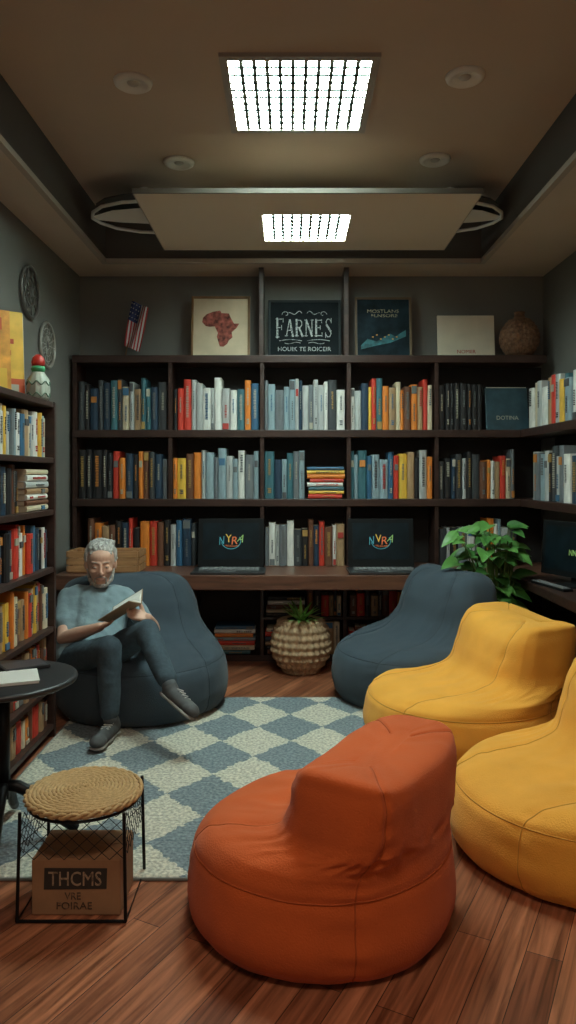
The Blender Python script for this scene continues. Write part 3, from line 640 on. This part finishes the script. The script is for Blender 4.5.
def beanbag(label, X, Y, heading, R, H, colour, keys=BASE, seed=0, bw=1.0, seams=(55, -55, 150, -150), amp=1.0, ear=0, group=None):
    t = thing('bean_bag', label, 'bean bag chair', (X, Y, .001 if X > .62 or Y < 2.4 else .014), math.radians(heading), group)
    kR, kH = R/.5, H/.795
    def surf(tt, a):
        cx, z, rx, ry, n, tl = crom(keys, tt)
        if tt > .5: ry *= 1+(bw-1)*min(1, (tt-.5)*5)
        ca, sa = sp(math.cos(a), 2/n), sp(math.sin(a), 2/n)
        dx = max(rx, .004)*ca; dy = max(ry, .004)*sa
        zz = z+tl*dx
        if ear and tt > .7: zz += ear*(abs(sa)**4)*min(1, (tt-.7)*5)*min(1, max(0, (1-tt)*12))
        return Vector(((cx+dx)*kR, dy*kR, max(zz, 0)*kH))
    def disp(p, tt, a):
        q = p+Vector((seed*3.1, seed, 0)); k = min(1, tt*6)
        j = math.exp(-((tt-.62)/.07)**2)
        fr = .5-.5*math.cos(a)*1.0
        d = .010*noise.noise(q*3.6)*k+.003*noise.noise(Vector((a*4.5, tt*5, seed)))*k
        d += .016*j*(-abs(noise.noise(Vector((math.cos(a)*5.5, math.sin(a)*5.5, tt*6+seed))))+.15)
        d += (.005 if tt > .66 else .003)*-abs(noise.noise(Vector((p.x*8+seed, p.y*8, p.z*5))))
        d -= .010*j*fr
        for s in seams:
            da = (a-math.radians(s)+PI) % (2*PI)-PI; d -= .006*math.exp(-(da/.05)**2)*k
            d += .0022*math.sin(tt*80+noise.noise(q*9)*3)*math.exp(-(abs(da)/.16)**2)*k
        d -= .004*math.exp(-((tt-.40)/.018)**2)
        return d*amp
    nr, na = 130, 176; rows = []
    for i in range(nr+1):
        tt = i/nr; row_ = []
        for j in range(na):
            a = 2*PI*j/na; p = surf(tt, a); e = .004
            du = surf(min(1, tt+e), a)-surf(max(0, tt-e), a); dv = surf(tt, a+.02)-surf(tt, a-.02)
            n = dv.cross(du); n = n.normalized() if n.length > 1e-10 else Vector((0, 0, 1 if tt > .5 else -1))
            p = p+n*disp(p, tt, a); p.z = max(p.z, 0)
            row_.append(p)
        rows.append(row_)
    m = mat('fabric_'+colour[0], colour[1], .9, var=.08, vscale=5, bump=.22, bscale=190, sheen=.08)
    pm = mat('piping_'+colour[0], [c*.72 for c in colour[1]], .85)
    MB().grid(rows, True).build('body', m, t, True)
    for s in seams:
        j = int(round((math.radians(s) % (2*PI))/(2*PI)*na)) % na
        MB().tube([rows[i][j] for i in range(8, nr-1)], .0026, 6).build('seam_piping', pm, t, True)
    i = int(.40*nr); MB().tube(rows[i], .0026, 6, closed=True).build('seam_piping', pm, t, True)
    return t
NAVY = ('navy', (.036, .054, .072)); YELW = ('mustard', (.84, .37, .042)); ORNG = ('orange', (.60, .100, .013))
PB = (-.88, 4.40)
beanbag('navy bean bag the reading man sits in', PB[0], PB[1], 118, .51, .74, NAVY, seed=1, bw=1.06, amp=.9)
beanbag('empty navy bean bag beside the woven basket', .76, 4.60, 24, .50, .765, NAVY, seed=2, bw=.96, amp=.9, ear=.02)
beanbag('mustard yellow bean bag farther back, facing the rug', .90, 3.88, 12, .51, .63, YELW, seed=3, bw=.90, keys=LEAN, amp=.9, ear=.03)
beanbag('mustard yellow bean bag nearest the right edge of view', 1.08, 2.72, 14, .485, .635, YELW, seed=4, bw=.94, keys=LEAN, amp=.9, ear=.03)
beanbag('burnt orange bean bag in the foreground seen from behind', .095, 2.36, -32, .425, .545, ORNG, seed=5, bw=.92, keys=BLOCK, amp=.85, ear=.035, seams=(47, -47, 142, -142))

# ------------------------------------------------------------------ plants and basket
t = thing('basket_planter', 'round tan woven basket planter on the floor before the desk', 'planter', (XS(301, 5.18), 5.18, .001))
def wv2(r, z, a): return r+(.012*math.cos(a*13+z*62)*math.cos(a*13-z*62)+.003*math.sin(a*60+z*200) if r > .1 else 0)
prof = [(.001, 0), (.12, 0)]+[(.12+.085*math.sin(PI*(.5*i/40)), .17*i/40) for i in range(1, 41)]+[(.205*math.cos(PI/2*i/36*.62), .17+.20*math.sin(PI/2*i/36)) for i in range(1, 37)]+[(.10, .36), (.001, .34)]
MB().lathe(prof, 200, fn=wv2).build('basket', RATT, t, True)
MB().lathe([(.001, .345), (.10, .345), (.10, .362), (.001, .364)], 24).build('soil', SOIL, t)
lf = MB()
def blade(mb, base, dir_, L, wd, droop, n=8, mi=0):
    dir_ = Vector(dir_).normalized(); side = dir_.cross(Vector((0, 0, 1))); side = side.normalized() if side.length > .01 else Vector((1, 0, 0))
    rows = []; p = Vector(base)
    for i in range(n+1):
        u = i/n; wv_ = wd*math.sin(PI*min(1, u*.92+.08))**.8*(1-u*.3)
        d = (dir_+Vector((0, 0, -droop*u))).normalized(); up = side.cross(d)
        rows.append([p-side*wv_+up*wv_*.25, p, p+side*wv_+up*wv_*.25]); p = p+d*L/n
    mb.grid(rows, False, mi)
for i in range(24):
    a = i*2.4; e = .35+1.0*(i % 5)/5
    blade(lf, (.02*math.cos(a), .02*math.sin(a)-.05, .36), (math.cos(a)*math.cos(e), math.sin(a)*math.cos(e)-.35, math.sin(e)), random.uniform(.15, .21), .014, .35)
lf.build('foliage', LEAFS, t, True)

t = thing('potted_plant', 'large leafy green plant in dark pot between navy bean bag and monitor', 'plant', (1.34, 4.78, .001))
MB().lathe([(.001, 0), (.085, 0), (.105, .30), (.115, .30), (.115, .33), (.10, .33), (.095, .29), (.001, .29)], 32).build('pot', mat('pot_dark', (.05, .04, .035), .5), t, True)
MB().lathe([(.001, .291), (.095, .291), (.095, .30), (.001, .303)], 24).build('soil', SOIL, t)
stm = MB(); lv = MB()
def heart(mb, base, d, n, L, mi):
    d = d.normalized(); s = d.cross(n).normalized(); n = s.cross(d)
    ol = [(0, 0), (.13, -.12), (.30, -.12), (.42, .05), (.44, .28), (.34, .55), (.18, .82), (0, 1.05)]
    rows = []
    for i, (wx, ly) in enumerate(ol):
        dr = -(.25*max(ly, 0)**2)
        rows.append([base+d*(ly*L)+s*(k*wx*L)+n*((abs(k)*wx*.35+dr)*L) for k in (-1, -.5, 0, .5, 1)] if i else [base]*5)
        if i and i < 3: rows[-1][2] = base+d*0.02*L*i+n*dr*L
    mb.grid(rows, False, mi)
for i in range(110):
    a = i*2.39996; rad = .03+.23*random.random(); hz = .16+.62*random.random()
    if math.cos(a) > .2: rad *= .65
    tip = Vector((rad*math.cos(a)-.03, rad*math.sin(a)*.8-.02, .30+hz-rad*.35))
    b0 = Vector((.04*math.cos(a), .04*math.sin(a), .30)); mid = (b0+tip)/2+Vector((0, 0, .09))
    stm.tube([b0, b0*.5+mid*.5+Vector((0, 0, .03)), mid, mid*.4+tip*.6+Vector((0, 0, .02)), tip], [.005, .0045, .004, .0035, .003], 6)
    d = Vector((math.cos(a), math.sin(a)-.35, random.uniform(-.4, .45))); n = Vector((math.cos(a)*.3, math.sin(a)*.3-.6, 1))
    heart(lv, tip, d, n, random.uniform(.08, .13), i % 2)
stm.build('stems', STEM, t, True); lv.build('foliage', [LEAF, LEAFL], t, True)

# ------------------------------------------------------------------ round table
t = thing('side_table', 'round black pedestal table at the left edge', 'table', (-1.06, 2.74, .014))
MB().lathe([(.001, .584), (.25, .584), (.262, .590), (.265, .598), (.262, .606), (.25, .610), (.001, .610)], 64).build('tabletop', mat('black_top', (.02, .02, .022), .4), t, True)
MB().tube([(0, 0, .16), (0, 0, .584)], .022, 16).build('pole', BLACK, t, True)
MB().lathe([(.001, .555), (.08, .565), (.08, .584), (.001, .584)], 24).build('mounting_plate', BLACK, t)
for a in (12, 102, 192, 282):
    a = math.radians(a); c, s = math.cos(a), math.sin(a)
    MB().tube([(0, 0, .21), (c*.05, s*.05, .20), (c*.13, s*.13, .15), (c*.21, s*.21, .06), (c*.26, s*.26, .021)], [.020, .022, .021, .019, .018], 10).build('leg', BLACK, t, True)
zt = .014+.610
t = thing('magazine', 'white magazine lying open on the black round table', 'magazine', (-1.04, 2.68, zt+.001), math.radians(-68))
MB().box((-.085, -.12, 0), (.085, .12, .010)).build('pages', PAPER, t, bevel=.002); MB().box((-.087, -.122, .010), (.087, .122, .012)).build('cover', mat('mag_cover', (.72, .71, .67), .4), t)
t2_ = thing('folder', 'dark folder lying behind the white magazine on the round table', 'folder', (-1.03, 2.86, zt+.001), math.radians(-52))
MB().box((-.06, -.085, 0), (.06, .085, .014)).build('case', mat('dark_case', (.03, .03, .034), .4), t2_, bevel=.003); MB().box((-.05, -.075, .014), (.05, .075, .015)).build('panel', mat('case_panel', (.06, .06, .07), .3), t2_)

# ------------------------------------------------------------------ stool
t = thing('woven_stool', 'round woven jute stool on black wire frame', 'stool', (-.668, 2.405, .001))
ks = .180
MB().lathe([(.001, .325), (ks-.012, .325), (ks-.004, .333), (ks-.004, .345), (.001, .348)], 64).build('seat_base', JUTE, t, True)
sp_ = MB(); pts = []; turns = 14
nn_ = turns*72
for i in range(nn_+1):
    u = i/nn_; r = .004+(ks-.010)*u; a = 2*PI*turns*u
    pts.append((r*math.cos(a), r*math.sin(a), .350+.003*(1-u*u)))
sp_.tube(pts, [.0066+.0014*math.sin(i*1.6) for i in range(nn_+1)], 7)
sp_.build('rope_coil', JUTE, t, True)
for ph in (0, PI):
    MB().tube([((ks+.003*math.cos(i*.42+ph))*math.cos(2*PI*i/240), (ks+.003*math.cos(i*.42+ph))*math.sin(2*PI*i/240), .341+.006*math.sin(i*.42+ph)) for i in range(239)], .0062, 7, closed=True).build('braided_rim', JUTE, t, True)
W, D = .166, .145; TF = .96
for x in (-W, W):
    for y in (-D, D): MB().tube([(x*TF, y*TF, .335), (x, y, .006)], .0055, 8).build('leg', BLACK, t)
MB().tube([(-W, -D, .006), (W, -D, .006), (W, D, .006), (-W, D, .006)], .0055, 8, closed=True).build('base_ring', BLACK, t)
MB().tube([((ks-.006)*math.cos(2*PI*i/48), (ks-.006)*math.sin(2*PI*i/48), .321) for i in range(48)], .005, 8, closed=True).build('top_ring', BLACK, t)
nt = MB()
for side in range(4):
    A, B = [((-W, -D), (W, -D)), ((W, -D), (W, D)), ((W, D), (-W, D)), ((-W, D), (-W, -D))][side]
    for i in range(7):
        for s in (0, 1):
            u0, u1 = (i/7, (i+1)/7) if s else ((i+1)/7, i/7)
            for lvl in range(3):
                z0 = .318-.042*lvl; z1 = z0-.042; f0 = TF+(1-TF)*(.325-z0)/.32; f1 = TF+(1-TF)*(.325-z1)/.32
                nt.tube([((A[0]+(B[0]-A[0])*u0)*f0, (A[1]+(B[1]-A[1])*u0)*f0, z0), ((A[0]+(B[0]-A[0])*u1)*f1, (A[1]+(B[1]-A[1])*u1)*f1, z1)], .0012, 4)
nt.build('wire_netting', BLACK, t)
t = thing('cardboard_box', 'small cardboard box with dark lettering under the woven stool', 'box', (-.665, 2.40, .002))
MB().box((-.138, -.10, 0), (.138, .09, .172)).build('carton', CARD, t, bevel=.003)
MB().box((-.136, -.098, .172), (.136, -.006, .175)).build('flap', CARD, t); MB().box((-.136, -.003, .172), (.136, .088, .175)).build('flap', CARD, t)
pp = [(-.100, .080), (.095, .082), (.097, .146), (-.098, .147)]
MB().prism(pp, .1, .1012, M=Matrix.Rotation(PI/2, 4, 'X')).build('printed_panel', INK, t)
text('THCMS', .165, .044, mat('print_tan', (.36, .24, .15), .8, worn=(.14, .09, .055), vscale=45), t, (-.003, -.102, .114)); text('VRE', .05, .022, INKW, t, (-.01, -.101, .060)); text('FOIRAE', .11, .022, INKW, t, (-.005, -.101, .030))

# ------------------------------------------------------------------ person
per = thing('person', 'grey-haired bearded man in slate t-shirt and jeans reading in bean bag', 'person', (-1.1, 4.15, .2))
def wp(mb, name, m, voxel, sm=6, disp=0, ds=10, parent=None, seed=0):
    o = mb.build(name, m); bake(o, m, voxel, sm, disp, ds, seed); o.parent = parent or per
    if not parent: o.location = -per.location
    return o
HC = Vector((-1.115, 4.36, .85))
fwd = Vector((.24, -.95, -.15)).normalized(); right = fwd.cross(Vector((0, 0, 1))).normalized(); upv = right.cross(fwd)
HM = Matrix.Translation(HC) @ Matrix((( -right.x, fwd.x, upv.x), (-right.y, fwd.y, upv.y), (-right.z, fwd.z, upv.z))).to_4x4() @ Matrix.Scale(1.12, 4)
pel = Vector((-1.15, 4.17, .35)); chest = Vector((-1.15, 4.37, .60)); neck = Vector((-1.145, 4.41, .71))
shR, shL = Vector((-1.315, 4.38, .645)), Vector((-.985, 4.40, .645))
elR, elL = Vector((-1.27, 4.15, .455)), Vector((-.775, 4.20, .495))
wrR, wrL = Vector((-1.03, 4.02, .545)), Vector((-.765, 3.985, .60))
hipR, hipL = Vector((-1.215, 4.14, .345)), Vector((-1.06, 4.14, .355))
knR, knL = Vector((-.935, 3.83, .475)), Vector((-.755, 3.90, .545))
anR, anL = Vector((-.925, 3.80, .125)), Vector((-.600, 3.665, .335))
toeR, toeL = Vector((-.945, 3.63, .060)), Vector((-.50, 3.54, .262))
bd = MB()
bd.ell((0, -.014, .022), (.073, .092, .090), M=HM); bd.ell((0, .028, -.020), (.060, .060, .078), M=HM); bd.ell((0, .040, -.078), (.043, .044, .034), M=HM); bd.ell((0, .066, -.098), (.020, .020, .014), M=HM)
bd.ell((0, .038, .040), (.058, .046, .046), M=HM)
for s in (-1, 1):
    bd.cap((s*.012, .081, .023), (s*.042, .068, .023), .0085, .007, M=HM)
    bd.ell((s*.037, .066, -.022), (.021, .020, .017), M=HM); bd.ell((s*.0125, .097, -.031), (.0075, .009, .0065), M=HM)
    bd.ell((s*.029, .072, .002), (.015, .0125, .011), M=HM); bd.ell((s*.076, -.006, -.006), (.008, .018, .030), M=HM); bd.ell((s*.072, .004, -.012), (.008, .010, .018), M=HM)
bd.cap((0, .084, .016), (0, .107, -.024), .0075, .0105, M=HM); bd.ell((0, .106, -.028), (.0105, .010, .009), M=HM)
bd.ell((0, .084, -.055), (.024, .011, .006), M=HM); bd.ell((0, .083, -.067), (.019, .011, .0065), M=HM)
bd.cap(neck-Vector((0, 0, .05)), HM @ Vector((0, -.01, -.05)), .055, .052)
bd.cap(pel, chest, .10, .12); bd.cap(shR, shL, .045, .045)
for sh, el, wr in ((shR, elR, wrR), (shL, elL, wrL)):
    bd.cap(sh, el, .046, .038); bd.cap(el, el.lerp(wr, .35), .038, .039); bd.cap(el.lerp(wr, .35), wr, .039, .025)
for h_, k_, a_ in ((hipR, knR, anR), (hipL, knL, anL)):
    bd.cap(h_, k_, .07, .05); bd.cap(k_, a_, .045, .033)
def hand(mb, wr, d, nrm, thumbside, curl):
    d = d.normalized(); side = d.cross(nrm).normalized()*thumbside; nrm = (nrm-d*nrm.dot(d)).normalized()
    for k in (-.026, -.009, .009, .026): mb.cap(wr+d*.012+side*k*.6, wr+d*.082+side*k, .013, .012)
    for k, L in ((.030, .066), (.010, .075), (-.010, .070), (-.029, .054)):
        p = wr+d*.085+side*k; c = curl; 
        for seg in range(3):
            dd = d*math.cos(c)+nrm*math.sin(c); q = p+dd*L*(.45, .32, .25)[seg]; mb.cap(p, q, .0092-.0006*seg, .0086-.0006*seg, 10); p = q; c += .55
    p = wr+d*.03+side*.028; q = p+(d*.5+side*.75+nrm*.35).normalized()*.036; mb.cap(p, q, .013, .0105, 10)
    r = q+(d*.85+side*.1+nrm*.6).normalized()*.03; mb.cap(q, r, .0105, .009, 10)
bcen = Vector((-.875, 3.955, .635)); ax = Vector((.80, -.12, .50)).normalized(); nn = Vector((-.42, -.05, .9)); nn = (nn-ax*nn.dot(ax)).normalized(); ay = nn.cross(ax)
dR = (bcen+Vector((-.03, .0, -.02))-wrR).normalized(); hand(bd, wrR, dR, Vector((.1, -.35, .9)), -1, .15)
dL = (bcen+Vector((.02, -.01, .0))-wrL).normalized(); hand(bd, wrL, dL, Vector((-.5, -.5, .5)), 1, .35)
wp(bd, 'body', SKIN, .0042, 3)
sh = MB()
for s, S, Hh in ((-1, shR, hipR), (1, shL, hipL)):
    a = Hh+Vector((0, .03, .0)); b_ = S.lerp(neck, .38)+Vector((0, -.01, -.045)); sh.cap(a, b_, .108, .098)
sh.cap(pel+Vector((0, .01, .0)), chest+Vector((0, -.01, 0)), .125, .12)
sh.cap(neck+Vector((0, 0, -.045)), shR+Vector((.02, 0, 0)), .062, .058); sh.cap(neck+Vector((0, 0, -.045)), shL+Vector((-.02, 0, 0)), .062, .058)
sh.cap(shR, shR.lerp(elR, .62), .062, .060); sh.cap(shL, shL.lerp(elL, .62), .062, .060)
wp(sh, 'shirt', SHIRT, .0085, 6, .008, 12)
pn = MB()
pn.ell(pel+Vector((.01, -.01, -.045)), (.165, .14, .10))
for h_, k_, a_ in ((hipR, knR, anR), (hipL, knL, anL)):
    pn.cap(h_+Vector((0, 0, -.01)), k_, .092, .066); pn.cap(k_, k_.lerp(a_, .4), .066, .060); pn.cap(k_.lerp(a_, .4), a_.lerp(k_, .09), .060, .050)
wp(pn, 'jeans', JEANS, .0085, 6, .005, 12, seed=5)
hr = MB()
hr.ell((0, -.040, .038), (.083, .078, .088), M=HM); hr.ell((0, -.016, .080), (.070, .070, .048), M=HM)
for s in (-1, 1): hr.ell((s*.073, -.022, .034), (.012, .038, .048), M=HM)
for i in range(9):
    x = -.050+.0125*i; hr.cap((x, .050-.010*abs(i-4)/4, .080-.004*abs(i-4)), (x+.016, -.005, .126-.003*abs(i-4)), .0085, .011, M=HM)
hr.ell((0, -.075, -.02), (.058, .032, .06), M=HM)
wp(hr, 'hair', HAIR, .004, 2, .005, 60)
be = MB()
for s in (-1, 1):
    be.cap((s*.068, .010, -.028), (s*.056, .034, -.080), .006, .0095, M=HM); be.cap((s*.056, .034, -.080), (s*.024, .070, -.100), .0095, .0115, M=HM); be.cap((s*.024, .070, -.100), (0, .084, -.099), .0115, .0115, M=HM)
    be.cap((s*.004, .0955, -.046), (s*.027, .083, -.057), .0042, .0038, M=HM); be.cap((s*.029, .080, -.060), (s*.028, .074, -.088), .0045, .007, M=HM)
wp(be, 'beard', BEARD, .0035, 2, .002, 80)
LIP = mat('lips', (.42, .17, .13), .5)
e = MB(); e.tube([HM @ Vector((.022*math.sin(a), .0965-.008*math.sin(a)**2, -.0635+.006*math.sin(a)**2)) for a in [math.radians(-80+160*i/10) for i in range(11)]], .0024, 6)
o = e.build('mouth', LIP, per, True); o.location = -per.location
EYE = mat('eye_white', (.55, .5, .45), .3); IR = mat('iris', (.04, .03, .022), .3)
for s in (-1, 1):
    e = MB(); e.ell((s*.029, .0825, .000), (.0085, .0042, .0030), M=HM, nu=14, nv=10); o = wp(e, 'eye', EYE, .0015, 1)
    e = MB(); e.ell((s*.029, .0862, -.0005), (.0036, .0012, .0028), M=HM, nu=12, nv=8); e.build('iris', IR, o)
    e = MB(); e.tube([HM @ Vector(p) for p in ((s*.014, .0895, .024), (s*.024, .0880, .0275), (s*.035, .0825, .028), (s*.043, .076, .024))], [.0012, .002, .002, .001], 6); o = e.build('eyebrow', BEARD, per, True); o.location = -per.location
for an, toe, kn in ((anR, toeR, knR), (anL, toeL, knL)):
    if an is anR: heel = Vector((-.918, 3.845, .060)); toe_ = toe; upn = Vector((0, 0, 1))
    else:
        shn = (an-kn).normalized(); heel = an+shn*.06-Vector((.02, -.03, 0)); toe_ = heel+Vector((.125, -.125, -.055)); upn = Vector((.25, .35, .9)).normalized()
    f = (toe_-heel).normalized(); upn = (upn-f*upn.dot(f)).normalized(); sd = f.cross(upn)
    RM = Matrix((( f.x, sd.x, upn.x), (f.y, sd.y, upn.y), (f.z, sd.z, upn.z)))
    s_ = MB(); s_.ell(heel+f*.0, (.046, .036, .038), R=RM); s_.cap(heel, toe_, .036, .036); s_.ell(toe_-f*.01, (.052, .042, .032), R=RM)
    s_.cap(heel+upn*.01, an+(kn-an).normalized()*.02, .040, .036)
    so = wp(s_, 'shoe', SHOE, .006, 3)
    L = (toe_-heel).length
    sm_ = MB(); sm_.ell(heel-upn*.028, (.048, .038, .012), R=RM); sm_.ell(heel.lerp(toe_, .5)-upn*.028, (L*.62, .038, .012), R=RM); sm_.ell(toe_-f*.015-upn*.026, (.056, .045, .012), R=RM)
    o = sm_.build('sole', SOLE, so); bake(o, SOLE, .005, 1)
    lc_ = MB()
    for i in range(4):
        c0 = heel+f*(.055+.022*i)+upn*(.040-.003*i); lc_.cap(c0-sd*.020, c0+sd*.020, .0035, .0035, 8)
    lc_.build('laces', mat('lace_grey', (.55, .54, .52), .8), so)
    ank = MB(); ank.cap(an, an+(kn-an).normalized()*.06, .036, .038); o = ank.build('sock', mat('grey_sock', (.10, .11, .12), .9), per, True); o.location = -per.location
ob = thing('open_book', 'open book with white pages held by the reading man', 'book', bcen)
BM = Matrix(((ax.x, ay.x, nn.x), (ax.y, ay.y, nn.y), (ax.z, ay.z, nn.z))).to_4x4()
for s in (-1, 1):
    Hm = BM @ Matrix.Rotation(s*math.radians(24), 4, 'X')
    y0, y1 = (0, .135) if s > 0 else (-.135, 0)
    MB().box((-.1, y0, -.004), (.1, y1, 0), 0, Hm).build('cover', mat('reading_cover', (.30, .20, .12), .6), ob)
    rows = []
    for i in range(9):
        u = i/8; y = s*u*.13; z = .016*math.sin(PI*min(1, u*1.15+.12))**.7*(1-u*.5)+.001
        rows.append([(-.096, y, z), (.096, y, z)])
    pg = MB().grid(rows, False, M=Hm); pg.grid([[(-.096, s*i/8*.13, .0005), (-.096, s*i/8*.13, rows[i][0][2])] for i in range(9)], False, M=Hm); pg.grid([[(.096, s*i/8*.13, .0005), (.096, s*i/8*.13, rows[i][0][2])] for i in range(9)], False, M=Hm)
    pg.build('pages', PAPER, ob)

# ------------------------------------------------------------------ lights, camera
def area(name, loc, size, power, col, rot=(0, 0, 0)):
    l = bpy.data.lights.new(name, 'AREA'); l.energy = power; l.size = size; l.color = col; o = bpy.data.objects.new(name, l); C.objects.link(o); o.location = loc; o.rotation_euler = rot
area('overhead_fill', (.05, .6, ZC-.06), .6, 25, (1, .82, .64))  # added fill lamp just below the made-up overhead fixture
area('rear_fill', (.2, YF+.05, 1.9), 1.8, 7, (1, .86, .72), (PI/2, 0, 0))  # added soft fill from behind the camera; no window there
w_ = bpy.data.worlds.new('world'); bpy.context.scene.world = w_; w_.use_nodes = True; w_.node_tree.nodes['Background'].inputs[0].default_value = (.05, .05, .05, 1)
cam = bpy.data.cameras.new('camera'); co = bpy.data.objects.new('camera', cam); C.objects.link(co); co.location = (0, 0, CH); co.rotation_euler = (PI/2, 0, 0)
cam.sensor_width = 36; cam.sensor_fit = 'AUTO'; cam.lens = 36*F/1024; cam.shift_y = -(512-VY)/1024; cam.shift_x = -2/1024; cam.clip_start = .05
bpy.context.scene.camera = co
vs = bpy.context.scene.view_settings; vs.view_transform = 'Standard'; vs.look = 'None'; vs.exposure = 0.05
print('BOOKS', NB[0], 'OBJ', len(bpy.data.objects))
